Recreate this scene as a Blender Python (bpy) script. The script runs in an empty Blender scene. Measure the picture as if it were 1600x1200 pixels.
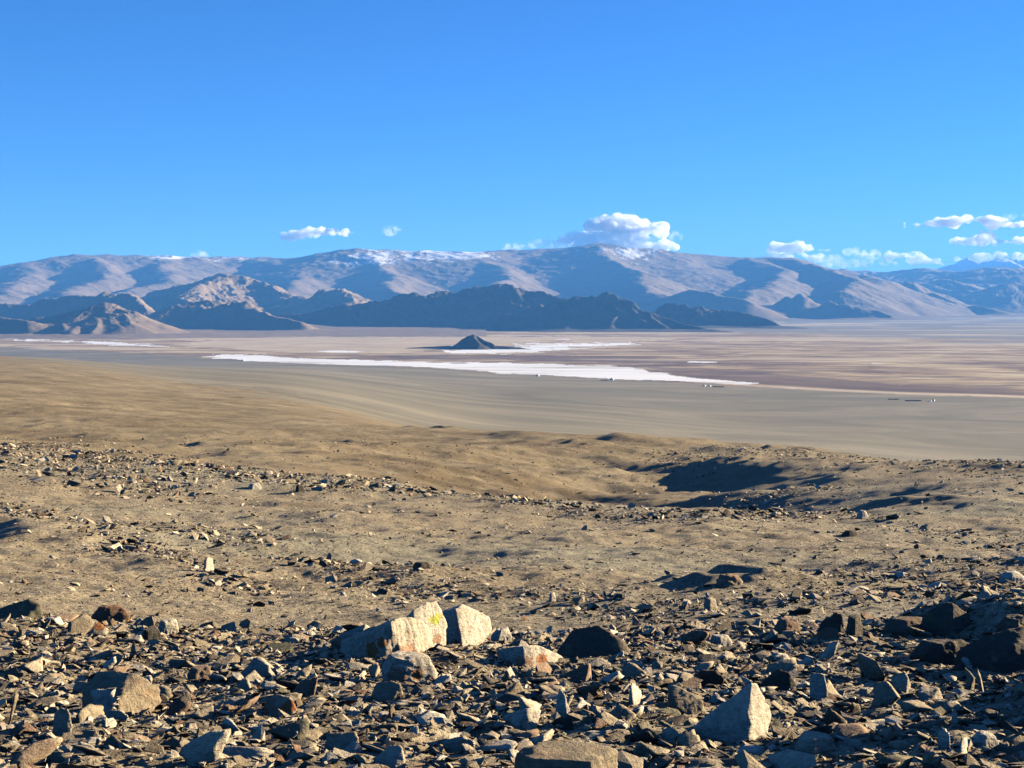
import bpy, bmesh, math, random
import numpy as np
R = math.radians
# ------------------------------------------------------------------ camera, light, exposure
scene = bpy.context.scene
F = 2370.0          # focal length in pixels of the 1600 px wide photograph
PH = 468.0          # pixel row of the eye level
EYE = 1.6           # eye height above the ledge the camera stands on
cam = bpy.data.objects.new("camera", bpy.data.cameras.new("camera"))
scene.collection.objects.link(cam); scene.camera = cam
cam.location = (0, 0, EYE); cam.rotation_euler = (R(90), 0, 0)
cam.data.sensor_width = 36; cam.data.lens = 36*F/1600
cam.data.shift_y = -(600-PH)/1600
cam.data.clip_start = 0.1; cam.data.clip_end = 400000

SUN_EL, SUN_AHEAD = 14.0, 24.0      # degrees: above the horizon, ahead of due right
se, sa = R(SUN_EL), R(SUN_AHEAD)
sdir = np.array([math.cos(se)*math.cos(sa), math.cos(se)*math.sin(sa), math.sin(se)])
w = bpy.data.worlds.new("World"); scene.world = w; w.use_nodes = True
nt = w.node_tree; bg = nt.nodes["Background"]
sky = nt.nodes.new("ShaderNodeTexSky"); sky.sky_type = 'NISHITA'; sky.sun_disc = False
sky.sun_elevation = se; sky.sun_rotation = R(90-SUN_AHEAD)
sky.altitude = 3500; sky.air_density = 1.15; sky.dust_density = 0.5; sky.ozone_density = 10.0
nt.links.new(sky.outputs[0], bg.inputs[0]); bg.inputs[1].default_value = 0.05
sun = bpy.data.objects.new("sun", bpy.data.lights.new("sun", 'SUN'))
scene.collection.objects.link(sun)
sun.data.energy = 5.0; sun.data.angle = R(0.5); sun.data.color = (1.0, 0.87, 0.64)
sun.rotation_euler = (R(90-SUN_EL), 0, R(90+90-SUN_AHEAD-0) - R(0)); sun.rotation_euler[2] = math.atan2(sdir[1], sdir[0]) + R(90)
scene.view_settings.view_transform = 'Standard'; scene.view_settings.look = 'None'
scene.view_settings.exposure = 1.92; scene.view_settings.gamma = 1
scene.cycles.use_denoising = True
scene.cycles.max_bounces = 6; scene.cycles.volume_bounces = 3
scene.cycles.diffuse_bounces = 0

# ------------------------------------------------------------------ helpers
def hsh(ix, iy, iz, s):
    h = (ix.astype(np.int64)*374761393 + iy.astype(np.int64)*668265263 + iz*2147483647*7 + s*974634777) & 0xffffffff
    h = ((h ^ (h >> 13))*1274126177) & 0xffffffff
    return ((h ^ (h >> 16)) & 0xffffff)/float(0xffffff)
def noise2(x, y, s=0):
    xi = np.floor(x); yi = np.floor(y); fx = x-xi; fy = y-yi
    u = fx*fx*fx*(fx*(fx*6-15)+10); v = fy*fy*fy*(fy*(fy*6-15)+10)
    def g(i, j):
        a = hsh(xi+i, yi+j, 0, s)*2*math.pi
        return np.cos(a)*(fx-i) + np.sin(a)*(fy-j)
    a = g(0, 0); b = g(1, 0); c = g(0, 1); d = g(1, 1)
    return ((a+(b-a)*u)*(1-v) + (c+(d-c)*u)*v)*1.5
def noise3(p, s=0):
    pi = np.floor(p); f = p-pi; u = f*f*(3-2*f); r = 0
    for i in (0, 1):
        for j in (0, 1):
            for k in (0, 1):
                h = hsh(pi[:, 0]+i, pi[:, 1]+j, (pi[:, 2]+k).astype(np.int64), s)*2-1
                r = r + h*(u[:, 0] if i else 1-u[:, 0])*(u[:, 1] if j else 1-u[:, 1])*(u[:, 2] if k else 1-u[:, 2])
    return r
def fbm(x, y, wl, n, s=0, gain=.5, sp=None, ridged=False):
    r = np.zeros(np.broadcast(x, y).shape); a = 1.0
    for k in range(n):
        c, d = math.cos(k*1.3+s), math.sin(k*1.3+s)
        v = noise2((x*c-y*d)/wl, (x*d+y*c)/wl, s*17+k)
        if ridged: v = 1-2*np.abs(v)-.45
        if sp is not None: v = v*np.clip((wl/sp-2.5)/2.5, 0, 1)
        r = r + a*v; a *= gain; wl *= .5
    return r
def smooth(a, b, x):
    t = np.clip((x-a)/(b-a), 0, 1); return t*t*(3-2*t)
def link(o): scene.collection.objects.link(o); return o
def mesh_np(name, V, faces, mat=None, smooth_=False):
    """faces: (n,3) or (n,4) array"""
    me = bpy.data.meshes.new(name); V = np.asarray(V, dtype=np.float32)
    n, k = faces.shape
    me.vertices.add(len(V)); me.vertices.foreach_set("co", V.ravel())
    me.loops.add(n*k); me.loops.foreach_set("vertex_index", faces.astype(np.int32).ravel())
    me.polygons.add(n); me.polygons.foreach_set("loop_start", np.arange(0, n*k, k, dtype=np.int32))
    me.polygons.foreach_set("use_smooth", np.full(n, smooth_, dtype=bool))
    me.update(calc_edges=True)
    if mat: me.materials.append(mat)
    return me
def attr(me, name, arr):
    a = me.attributes.new(name, 'FLOAT', 'POINT'); a.data.foreach_set("value", np.asarray(arr, dtype=np.float32).ravel())
def gridfaces(nr, nc):
    i = np.arange((nr-1)*nc).reshape(nr-1, nc)[:, :-1].ravel()
    return np.stack([i, i+1, i+1+nc, i+nc], 1)
def tag(o, label=None, cat=None, group=None, kind=None):
    for k, v in (("label", label), ("category", cat), ("group", group), ("kind", kind)):
        if v: o[k] = v
    return o

# ---- node helper
class N:
    def __init__(s, name):
        s.m = bpy.data.materials.new(name); s.m.use_nodes = True; s.t = s.m.node_tree
        s.b = s.t.nodes["Principled BSDF"]; s.b.inputs["Roughness"].default_value = .9
        s.b.inputs["Specular IOR Level"].default_value = .15
        s.out = s.t.nodes["Material Output"]
    def n(s, ty, **kw):
        nd = s.t.nodes.new(ty)
        for k, v in kw.items():
            if k.startswith("i_"): nd.inputs[k[2:].replace("_", " ")].default_value = v
            else: setattr(nd, k, v)
        return nd
    def l(s, a, b): s.t.links.new(a, b)
    def at(s, name): return s.n("ShaderNodeAttribute", attribute_name=name).outputs["Fac"]
    def pos(s): return s.n("ShaderNodeNewGeometry").outputs["Position"]
    def noise(s, scale, vec=None, detail=4, rough=.55, stretch=None, distort=0.):
        nd = s.n("ShaderNodeTexNoise"); nd.inputs["Scale"].default_value = scale
        nd.inputs["Detail"].default_value = detail; nd.inputs["Distortion"].default_value = distort; nd.inputs["Roughness"].default_value = rough
        v = vec or s.pos()
        if stretch:
            mp = s.n("ShaderNodeMapping"); mp.inputs["Scale"].default_value = stretch; s.l(v, mp.inputs[0]); v = mp.outputs[0]
        s.l(v, nd.inputs["Vector"]); return nd.outputs["Fac"]
    def math(s, op, a, b=None, clamp=False):
        nd = s.n("ShaderNodeMath", operation=op, use_clamp=clamp)
        for i, v in enumerate((a, b)):
            if v is None: continue
            if isinstance(v, (int, float)): nd.inputs[i].default_value = v
            else: s.l(v, nd.inputs[i])
        return nd.outputs[0]
    def rng(s, v, a, b, c=0., d=1.):
        nd = s.n("ShaderNodeMapRange", interpolation_type='SMOOTHSTEP'); s.l(v, nd.inputs[0])
        for i, q in enumerate((a, b, c, d)): nd.inputs[i+1].default_value = q
        return nd.outputs[0]
    def mix(s, f, a, b, mode='MIX'):
        nd = s.n("ShaderNodeMix", data_type='RGBA', blend_type=mode)
        for i, v in ((0, f), (6, a), (7, b)):
            if isinstance(v, (int, float)): nd.inputs[i].default_value = v
            elif isinstance(v, tuple): nd.inputs[i].default_value = (*v, 1)
            else: s.l(v, nd.inputs[i])
        return nd.outputs[2]
    def ramp(s, f, stops, interp='LINEAR'):
        nd = s.n("ShaderNodeValToRGB"); cr = nd.color_ramp; cr.interpolation = interp
        while len(cr.elements) < len(stops): cr.elements.new(.5)
        for e, (p, c) in zip(cr.elements, stops): e.position = p; e.color = (*c, 1)
        s.l(f, nd.inputs[0]); return nd.outputs[0]
    def bump(s, h, strength=1., dist=.01, prev=None):
        nd = s.n("ShaderNodeBump"); nd.inputs["Strength"].default_value = strength; nd.inputs["Distance"].default_value = dist
        s.l(h, nd.inputs["Height"])
        if prev: s.l(prev, nd.inputs["Normal"])
        return nd.outputs[0]
    def done(s, col, nrm=None):
        s.l(col, s.b.inputs["Base Color"])
        if nrm: s.l(nrm, s.b.inputs["Normal"])
        return s.m

# ------------------------------------------------------------------ the lie of the land: eye-level rows -> heights
PLAIN = -300.0
def zrow(z, Y): return PH + F*(EYE-z)/Y
NEAR = [(1.0, zrow(.05, 1)), (2.5, zrow(.03, 2.5)), (5.2, 1197)]
FARP = [(Y, zrow(PLAIN, Y)) for Y in (9000, 12000, 20000, 40000, 90000)]
COLS = {
 -700: [(8, 1055), (11, 958), (14, 975), (19, 985), (24, 960), (30, 930), (40, 880), (55, 830), (75, 780), (100, 725), (150, 655), (200, 662), (300, 650), (450, 630), (700, 600), (1000, 575), (1500, 556), (2500, 536), (3500, 526), (5000, 540), (7000, zrow(PLAIN, 7000))],
 0: [(8, 1058), (11, 962), (14, 985), (19, 990), (24, 965), (30, 935), (40, 895), (55, 850), (75, 812), (100, 765), (150, 700), (200, 710), (300, 699), (450, 675), (700, 640), (1000, 615), (1500, 588), (2500, 566), (3500, 556), (5000, 562), (7000, zrow(PLAIN, 7000))],
 400: [(8, 1062), (11, 990), (14, 1004), (19, 1008), (24, 990), (30, 955), (40, 910), (55, 868), (75, 828), (100, 790), (140, 737), (200, 737), (300, 706), (450, 685), (700, 660), (1000, 641), (1500, 622), (2500, 598), (3500, 584), (5000, 576), (7000, zrow(PLAIN+2, 7000))],
 800: [(8, 1062), (11, 993), (14, 1012), (19, 1014), (24, 985), (30, 952), (40, 912), (55, 872), (75, 835), (100, 795), (120, 772), (160, 782), (220, 750), (320, 718), (450, 697), (700, 672), (1000, 688), (1500, 688), (2500, 666), (3500, 636), (5000, 605), (6500, zrow(PLAIN, 6500))],
 1200: [(8, 1062), (11, 985), (14, 1004), (19, 1008), (24, 970), (30, 935), (40, 908), (55, 882), (75, 838), (105, 793), (145, 802), (190, 765), (260, 735), (380, 715), (520, 700), (800, 730), (1300, 722), (2000, 704), (3000, 678), (4200, 636), (6500, zrow(PLAIN, 6500))],
 1600: [(8, 1055), (11, 966), (14, 985), (19, 985), (24, 955), (30, 915), (40, 885), (60, 862), (90, 815), (140, 772), (200, 748), (300, 727), (500, 764), (900, 745), (1500, 778), (2300, 740), (3200, 684), (5000, zrow(PLAIN, 5000))],
 2300: [(8, 1045), (11, 955), (14, 975), (19, 975), (24, 945), (30, 905), (40, 875), (60, 852), (90, 805), (140, 762), (200, 740), (300, 722), (500, 764), (900, 755), (1500, 790), (2300, 750), (3200, 690), (5000, zrow(PLAIN, 5000))],
}
def pchip(xs, ys, x):
    xs = np.array(xs); ys = np.array(ys); h = np.diff(xs); d = np.diff(ys)/h; m = np.zeros(len(xs))
    for i in range(1, len(xs)-1):
        if d[i-1]*d[i] > 0: m[i] = 3*(h[i-1]+h[i])/((2*h[i]+h[i-1])/d[i-1] + (h[i]+2*h[i-1])/d[i])
    m[0], m[-1] = d[0], d[-1]
    i = np.clip(np.searchsorted(xs, x)-1, 0, len(h)-1); t = (x-xs[i])/h[i]
    t2, t3 = t*t, t*t*t
    return (2*t3-3*t2+1)*ys[i] + (t3-2*t2+t)*h[i]*m[i] + (-2*t3+3*t2)*ys[i+1] + (t3-t2)*h[i]*m[i+1]
LY = np.linspace(0, math.log(90000), 9000)
ckeys = sorted(COLS); tab = []
for c in ckeys:
    rows = NEAR + COLS[c] + FARP
    rows = sorted(rows); tab.append(pchip([math.log(r[0]) for r in rows], [r[1] for r in rows], LY))
tab = np.array(tab)
PXG = np.arange(-900, 2501, 10.0)
BASE = np.zeros((len(LY), len(PXG)))
kx = np.array(ckeys, float)
for j, px in enumerate(PXG):
    q = np.clip(px, kx[0], kx[-1]); i = int(np.clip(np.searchsorted(kx, q)-1, 0, len(kx)-2)); t = (q-kx[i])/(kx[i+1]-kx[i])
    t = .35*t + .65*t*t*(3-2*t); BASE[:, j] = tab[i]*(1-t) + tab[i+1]*t
for _ in range(40):   # soften the joins between columns
    BASE[:, 1:-1] = .25*BASE[:, :-2] + .5*BASE[:, 1:-1] + .25*BASE[:, 2:]
def base_row(px, Y):
    a = np.clip(np.log(np.maximum(Y, 1.0))/LY[-1]*(len(LY)-1), 0, len(LY)-1.001); b = np.clip((px+900)/10, 0, len(PXG)-1.001)
    i = a.astype(int); j = b.astype(int); s = a-i; t = b-j
    return (BASE[i, j]*(1-s)+BASE[i+1, j]*s)*(1-t) + (BASE[i, j+1]*(1-s)+BASE[i+1, j+1]*s)*t
# mounds and dips: (px, depth, half width m across, half depth m, height m, lean)
MOUNDS = []
def height(X, Y, sp=None):
    X = np.asarray(X, float); Y = np.asarray(Y, float); X, Y = np.broadcast_arrays(X, Y)
    if sp is None: sp = Y*.002
    px = 800+F*X/np.maximum(Y, .5)
    z = np.atleast_1d(EYE - Y*(base_row(px, Y)-PH)/F); X = np.atleast_1d(X); Y = np.atleast_1d(Y); px = np.atleast_1d(px); sp = np.atleast_1d(sp)
    for (mx, my, wx, wy, h) in MOUNDS:
        # steep on the left, long gentle tail to the right
        near_ = (np.abs(X-mx) < wx*4) & (np.abs(Y-my) < wy*3.5)
        if not near_.any(): continue
        x_, y_ = X[near_], Y[near_]; q = wx*(.35 if h > 0 else .10)
        x_ = x_ + q*fbm(x_, y_, wx*1.4, 3, 91) + (y_-my)*wx/wy*.35; y_ = y_ + wy*.35*fbm(x_, y_, wx*1.7, 3, 92)
        dx = (x_-mx)/wx; dx = np.where((dx < 0) == (h > 0), dx*1.9, dx*.7)
        z[near_] += (.75 if 0 < h and my > 60 else .8)*h*np.exp(-dx*dx - ((y_-my)/wy)**2)
    far = smooth(14, 40, Y)
    z = z + .05*fbm(X, Y, 1.6, 4, 3, sp=sp)*(1-far)*1.0 + .02*fbm(X, Y, .22, 3, 9, sp=sp, gain=.7)*(1-far)
    z = z + far*(1-smooth(300, 700, Y))*(.42*fbm(X, Y, 14, 3, 5, sp=sp) + .11*fbm(X, Y, 1.8, 5, 6, sp=sp, gain=.62))
    m2 = smooth(150, 300, Y)*(1-smooth(1800, 3200, Y)); side = 1-.9*smooth(500, 900, Y)*smooth(300, 800, px)
    z = z + m2*side*(1.7*fbm(X, Y, 60, 5, 7, sp=sp, gain=.5) + .22*fbm(X, Y, 18, 4, 12, sp=sp, ridged=True) + .16*fbm(X, Y, 7, 3, 13, sp=sp, gain=.7) + .006*np.minimum(Y, 1500)*.25*fbm(X, Y, 330, 5, 8, sp=sp))
    m3 = smooth(700, 1600, Y)
    z = z + m3*(1-smooth(5500, 8000, Y))*(.25*fbm(X, Y, 260, 5, 11, sp=sp))
    return z
def row_to_depth(px, py, far=False):
    """first ground depth that shows at pixel (px, py)"""
    Ys = np.exp(np.linspace(math.log(3), math.log(40000), 6000)); X = (px-800)/F*Ys
    r = PH + F*(EYE-height(X, Ys))/Ys
    k = np.argmax(r <= py)
    return float(Ys[k])
def plainY(py): return F*(EYE-PLAIN)/(py-PH)
def M(px, Y, wpx, wy, h): MOUNDS.append(((px-800)/F*Y, Y, wpx/F*Y, wy, h))
# big shaded hollow right of centre: rises whose left flanks stand in their own shade
M(1000, 215, 215, 46, -8.0); M(1060, 300, 210, 60, -7.5); M(1340, 150, 150, 16, .9); M(1150, 124, 190, 13, -4.2); M(1430, 120, 100, 10, 1.2); M(1520, 170, 140, 22, 1.0)

for a in [(px_, Y_, wx_*1.6, wy_*.8, h_*(.66 if Y_ < 800 and Y_ > 70 else 1.)) for (px_, Y_, wx_, wy_, h_) in [(905, 430, 30, 30, 3.5), (945, 330, 40, 26, 3.0), (700, 380, 40, 28, 2.0), (1000, 520, 60, 45, 4.5), (1125, 420, 55, 40, 4.5), (1100, 330, 45, 24, 3.2),
          (1215, 430, 40, 36, 4.5), (1290, 480, 50, 30, 3.0), (640, 300, 50, 22, 1.6), (820, 560, 40, 45, 4), (480, 330, 60, 28, 1.8), (380, 280, 60, 20, 1.6),
          (700, 880, 22, 60, 5), (648, 930, 20, 50, 3.5), (1540, 250, 30, 22, 1.2), (1470, 280, 30, 18, 1.0), (760, 300, 60, 20, 2.2), (560, 420, 50, 30, 2.5), (300, 420, 60, 30, 2.2), (860, 260, 50, 14, 1.2), (1060, 290, 50, 18, 1.8), (740, 470, 40, 30, 2.5), (420, 560, 60, 50, 3), (150, 420, 60, 30, 2), (180, 240, 60, 22, 1.6), (60, 260, 50, 25, 1.5),
          (1070, 33.5, 55, 2.6, .42), (1160, 34, 60, 3, .45), (1450, 36, 140, 4, .35), (60, 62, 90, 8, 1.1), (250, 50, 80, 5, .5), (860, 34, 90, 3, .25),
          (1560, 9.8, 70, .9, .26), (1480, 10.6, 60, .6, .12), (1700, 6.5, 120, .5, .22), (1760, 7.2, 90, .5, .22)]]: M(*a)

# ------------------------------------------------------------------ ground sheet
def ground_material():
    m = N("ground_gravel"); p = m.pos()
    g = m.ramp(m.noise(.35, p, 6, .6), [(.3, (.25, .18, .095)), (.5, (.34, .262, .15)), (.7, (.40, .325, .205))])
    g = m.mix(m.rng(m.noise(.03, p, 4), .45, .62), g, (.30, .27, .175))
    grit = m.noise(9.0, p, 5, .7)
    g = m.mix(m.rng(grit, .35, .7), m.mix(.62, g, (.07, .05, .03)), m.mix(.3, g, (.55, .46, .33)))
    brown = m.ramp(m.noise(.02, p, 7, .62), [(.32, (.155, .11, .056)), (.5, (.235, .175, .096)), (.66, (.31, .24, .135))])
    brown = m.mix(m.rng(m.noise(.9, p, 6, .75), .50, .64, 0, .55), brown, (.07, .05, .028)); brown = m.mix(m.rng(m.noise(.12, p, 6, .7), .54, .68, 0, .5), brown, (.34, .27, .17))
    c = m.mix(m.at("brown"), g, brown)
    fan = m.ramp(m.noise(.0026, p, 12, .62, (.6, 1.0, 1.0), 1.3), [(.32, (.135, .12, .08)), (.5, (.19, .163, .108)), (.64, (.25, .21, .14))])
    c = m.mix(m.at("fan"), c, fan)
    marsh = m.ramp(m.noise(.0036, p, 10, .70, (.55, 1, 1), .9), [(.36, (.115, .062, .034)), (.46, (.23, .145, .082)), (.54, (.35, .25, .135)), (.64, (.52, .41, .23))])
    c = m.mix(m.at("marsh"), c, marsh)
    gp = m.ramp(m.noise(.0016, p, 7, .6, (.35, 1, 1)), [(.35, (.15, .13, .105)), (.65, (.22, .185, .145))])
    c = m.mix(m.at("grey"), c, gp)
    c = m.mix(m.at("dark"), c, (.08, .045, .038))
    c = m.mix(m.at("straw"), c, (.60, .48, .32))
    sm = m.rng(m.math('ADD', m.at("salt"), m.math('MULTIPLY', m.math('SUBTRACT', m.noise(.007, p, 8, .68, (.4, 1, 1)), .5), 2.2)), .38, .62)
    c = m.mix(sm, c, m.ramp(m.noise(.004, p, 6, .65, (.25, 1, 1)), [(.36, (.40, .37, .33)), (.44, (.66, .64, .61)), (.54, (.80, .79, .77))]))
    near = m.at("near")
    h = m.math('ADD', m.noise(26, p, 5, .7), m.math('MULTIPLY', m.noise(7, p, 4, .6), 2.0))
    b1 = m.bump(h, 1.0, .018)
    b2 = m.bump(m.noise(3.2, p, 6, .72), m.b and 1.0, .16)
    nm = m.n("ShaderNodeMix", data_type='VECTOR'); m.l(near, nm.inputs[0]); m.l(b2, nm.inputs[4]); m.l(b1, nm.inputs[5])
    b3 = m.bump(m.noise(.5, p, 9, .78), 1.0, 1.1)
    nm2 = m.n("ShaderNodeMix", data_type='VECTOR'); m.l(m.at("farbump"), nm2.inputs[0]); m.l(nm.outputs[1], nm2.inputs[4]); m.l(b3, nm2.inputs[5])
    return m.done(c, nm2.outputs[1])
def poly_mask(px, py, pts):
    pts = np.array(pts, float); ins = np.zeros(px.shape, bool)
    for (x0, y0), (x1, y1) in zip(pts, np.roll(pts, -1, 0)):
        if y0 == y1: continue
        c = ((y0 > py) != (y1 > py)) & (px < (x1-x0)*(py-y0)/(y1-y0)+x0); ins ^= c
    return ins
segs = [(1.2, 5, .02), (5, 13, .006), (13, 22, .012), (22, 160, .0042), (160, 1200, .0042), (1200, 9500, .0055), (9500, 16000, .01), (16000, 88000, .03)]
rows = []
for a, b, st in segs: rows += list(np.exp(np.arange(math.log(a), math.log(b), st)))
rows = np.array(rows+[88000.])
u = np.concatenate([np.linspace(-1.3, -.40, 60)[:-1], np.arange(-.40, .40, .00082), np.linspace(.40, 1.3, 60)])
Yg, Ug = np.meshgrid(rows, u, indexing='ij'); Xg = Ug*Yg
spg = np.repeat(np.maximum(np.gradient(rows)[:, None]*.55, rows[:, None]*.0009), len(u), 1)
Zg = height(Xg, Yg, spg)
print("ground verts", Zg.size, "rows", len(rows))
gm = mesh_np("ground", np.stack([Xg, Yg, Zg], -1).reshape(-1, 3), gridfaces(len(rows), len(u)), ground_material(), True)
# land cover on the plain, drawn as if on a map (its own map coordinates: bearing and distance), edges broken by noise
pxg = 800+F*Ug; pyg = PH+F*(EYE-PLAIN)/Yg
far = Yg > 2500
wx = np.where(far, fbm(Xg, Yg, 900, 5, 21), 0); wy = np.where(far, fbm(Xg, Yg, 1100, 5, 22), 0)
wx2 = np.where(far, fbm(Xg, Yg, 160, 4, 23), 0); qx = pxg+wx*34+wx2*22; qy = pyg+wy*3.2+wx2*2.2
def soft(pts, blur=0):
    m_ = np.zeros(Yg.shape); m_[far] = poly_mask(qx[far], qy[far], pts); return m_
shore = np.interp(pxg, [-400, 0, 130, 340, 500, 700, 800, 900, 1060, 1180, 1300, 1420, 1600, 2000], [538, 542, 548, 556, 566, 578, 582, 588, 597, 604, 611, 617, 624, 636])
marsh = smooth(.6, -.6, qy-shore-(wy*1.0))*far
greyp = smooth(2, -3, pyg-np.interp(pxg, [-400, 900, 1050, 1200, 1600, 2000], [300, 300, 512, 521, 536, 545])+wy*6)*(Yg > 8000)
foot = smooth(1.5, -1.5, pyg-np.interp(pxg, [-400, 200, 400, 700, 1100, 1300, 2000], [528, 528, 523, 517, 515, 508, 505]))*(Yg > 8000)
# main salt sheet and smaller ones
salt = np.maximum.reduce([soft([(335, 556), (350, 552), (420, 553), (500, 558), (600, 562), (700, 566), (800, 567), (900, 569), (990, 572), (1035, 576), (1040, 583), (1060, 587), (1180, 597), (1150, 600), (1060, 594), (1000, 593), (930, 589), (850, 584), (760, 582), (650, 576), (560, 571), (480, 566), (420, 561)]),
    soft([(690, 547), (720, 543), (820, 542), (850, 536), (890, 535), (985, 534), (980, 537), (900, 541), (880, 547), (820, 551), (720, 550)]),
    soft([(0, 531), (150, 532.5), (260, 538), (250, 540.5), (190, 538), (120, 535), (0, 533)])])
thin = fbm(Xg, Yg, 700, 6, 33)*far
spots = smooth(.80, 1.05, thin)*smooth(620, 560, pyg)*marsh*(pyg > 526)
salt = np.maximum(salt, spots*.9)
dark = smooth(.12, .42, fbm(Xg*.35, Yg, 260, 5, 41)+.25*soft([(1150, 596), (1600, 602), (1700, 612), (1600, 618), (1400, 612), (1200, 606)]) *2)*marsh*smooth(545, 575, pyg)
dark = np.maximum(dark*.65, .8*smooth(4.5, 2.0, np.abs(pyg-shore+7.5+wy*2))*marsh*smooth(1100, 1200, pxg)); dark = np.maximum(dark, .7*soft([(1036, 573), (1160, 580), (1300, 592), (1420, 603), (1300, 606), (1190, 600), (1100, 590), (1045, 584)])); dark = np.maximum(dark, .6*soft([(600, 555), (700, 553), (900, 557), (1060, 563), (1250, 566), (1250, 569), (1000, 568), (800, 563), (620, 560)]))
straw = np.maximum(.75*smooth(3.4, .8, np.abs(pyg-shore+2.2+wy*1.2))*marsh*smooth(1060, 1250, pxg), .6*smooth(1.6, .4, np.abs(pyg-np.interp(pxg, [900, 1200, 1500], [516, 508, 503])+wy))*(Yg > 8000)*smooth(900, 1100, pxg)*smooth(1560, 1400, pxg))
straw = np.maximum(straw, .55*soft([(280, 532), (500, 526), (900, 524), (1050, 530), (1000, 533), (900, 532), (700, 545), (600, 552), (420, 548), (300, 541)])*(1-salt))
straw = np.maximum(straw, .5*smooth(.15, .5, fbm(Xg*.3, Yg, 600, 5, 47))*marsh*smooth(600, 560, pyg))
near = 1-smooth(12, 22, Yg)
edge = np.interp(pxg, [-400, 0, 300, 600, 800, 1000, 1200, 1400], [3600, 3300, 2100, 1300, 900, 800, 640, 420])
en = 1+.25*np.where(Yg > 150, fbm(Xg, Yg, 300, 5, 51), 0)
fan = smooth(.9, 1.15, Yg/edge*en)
brown = smooth(135, 240, Yg*(1+.2*np.where(Yg > 60, fbm(Xg, Yg, 60, 4, 52), 0)))*(1-smooth(900, 1400, pxg)*.6)
for nme, v in (("salt", salt), ("marsh", marsh), ("grey", np.maximum(greyp, foot)), ("dark", dark), ("straw", straw), ("near", near), ("fan", fan), ("brown", brown), ("farbump", smooth(150, 500, Yg))):
    attr(gm, nme, v)
ground = link(bpy.data.objects.new("ground", gm)); tag(ground, kind="structure", label="stony slope falling to a wide desert plain with salt flats")

# ------------------------------------------------------------------ hills and mountains
def seg_field(X, Y, ridges, k=40.):
    """soft maximum over ridge lines; every ridge falls away at its own grade"""
    best = np.full(X.shape, -1e5)
    for pts, grade, rnd in ridges:
        P = [((px-800)/F*d, d, EYE+(PH-py)/F*d) for px, py, d in pts]
        zr = np.full(X.shape, -1e5)
        for (x0, y0, z0), (x1, y1, z1) in zip(P, P[1:]):
            dx, dy = x1-x0, y1-y0; L = dx*dx+dy*dy
            t = np.clip(((X-x0)*dx+(Y-y0)*dy)/L, 0, 1)
            d = np.hypot(X-x0-t*dx, Y-y0-t*dy)
            zr = np.maximum(zr, z0+t*(z1-z0) - grade*(np.sqrt(d*d+rnd*rnd)-rnd))
        hi = np.maximum(best, zr); lo = np.minimum(best, zr)
        best = hi + k*np.exp(-(hi-lo)/k)*.35
    return best
def hill_material(name, pale_col, dark, snow=False, scale=1.0):  # a pale and a dark rock tone, mixed at random by noise
    m = N(name); p = m.pos()
    c = m.ramp(m.noise(.0016*scale, p, 8, .6), [(.3, dark), (.7, pale_col)])
    c = m.mix(.35, c, m.ramp(m.noise(.02*scale, p, 4, .6), [(.3, dark), (.7, pale_col)]))
    if snow:
        s = m.rng(m.math('ADD', m.at("snow"), m.math('MULTIPLY', m.math('SUBTRACT', m.noise(.005, p, 9, .75, (1, .3, 1)), .5), 2.6)), .5, .72)
        c = m.mix(m.math('MULTIPLY', s, .75), c, (.72, .72, .74))
    return m.done(c, m.bump(m.noise(.012*scale, p, 8, .68), .5, 16/scale))
def hills(name, ridges, Y0, Y1, nrow, px0, px1, npx, warp, wwl, amp, awl, mat, snowf=None, skirt=.1, k=40., floor=PLAIN, label=None):
    rows = np.linspace(math.log(Y0), math.log(Y1), nrow); rows = np.exp(rows); uu = (np.linspace(px0, px1, npx)-800)/F
    Y, U = np.meshgrid(rows, uu, indexing='ij'); X = U*Y
    wx = warp*fbm(X, Y, wwl, 4, 61); wy = warp*fbm(X, Y, wwl, 4, 62)
    z = seg_field(X+wx, Y+wy, ridges, k)
    rel = z-floor
    nz = amp*fbm(X, Y, awl, 6, 63, gain=.52, ridged=True)
    z = z + nz*np.clip(rel/250, 0, 1)*np.clip(rel/250+.15, .3, 1)
    # fans of debris at the foot
    fanz = floor + skirt*0 + np.maximum(rel, -400)*.13 + 22 + 3*fbm(X, Y, 180, 4, 65)
    z = np.where(z > fanz, z, fanz) if skirt else z
    V = np.stack([X, Y, z], -1)
    me = mesh_np(name, V.reshape(-1, 3), gridfaces(nrow, npx), mat, True)
    if snowf is not None: attr(me, "snow", snowf(800+F*U, PH-F*(z-EYE)/Y, z))
    o = link(bpy.data.objects.new(name, me)); tag(o, label=label, kind="structure"); return o
def bl(px, py, cx, cy, rx, ry): return np.exp(-((px-cx)/rx)**2-((py-cy)/ry)**2)
HPALE, HDRK = (.225, .16, .105), (.145, .108, .076)
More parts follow.
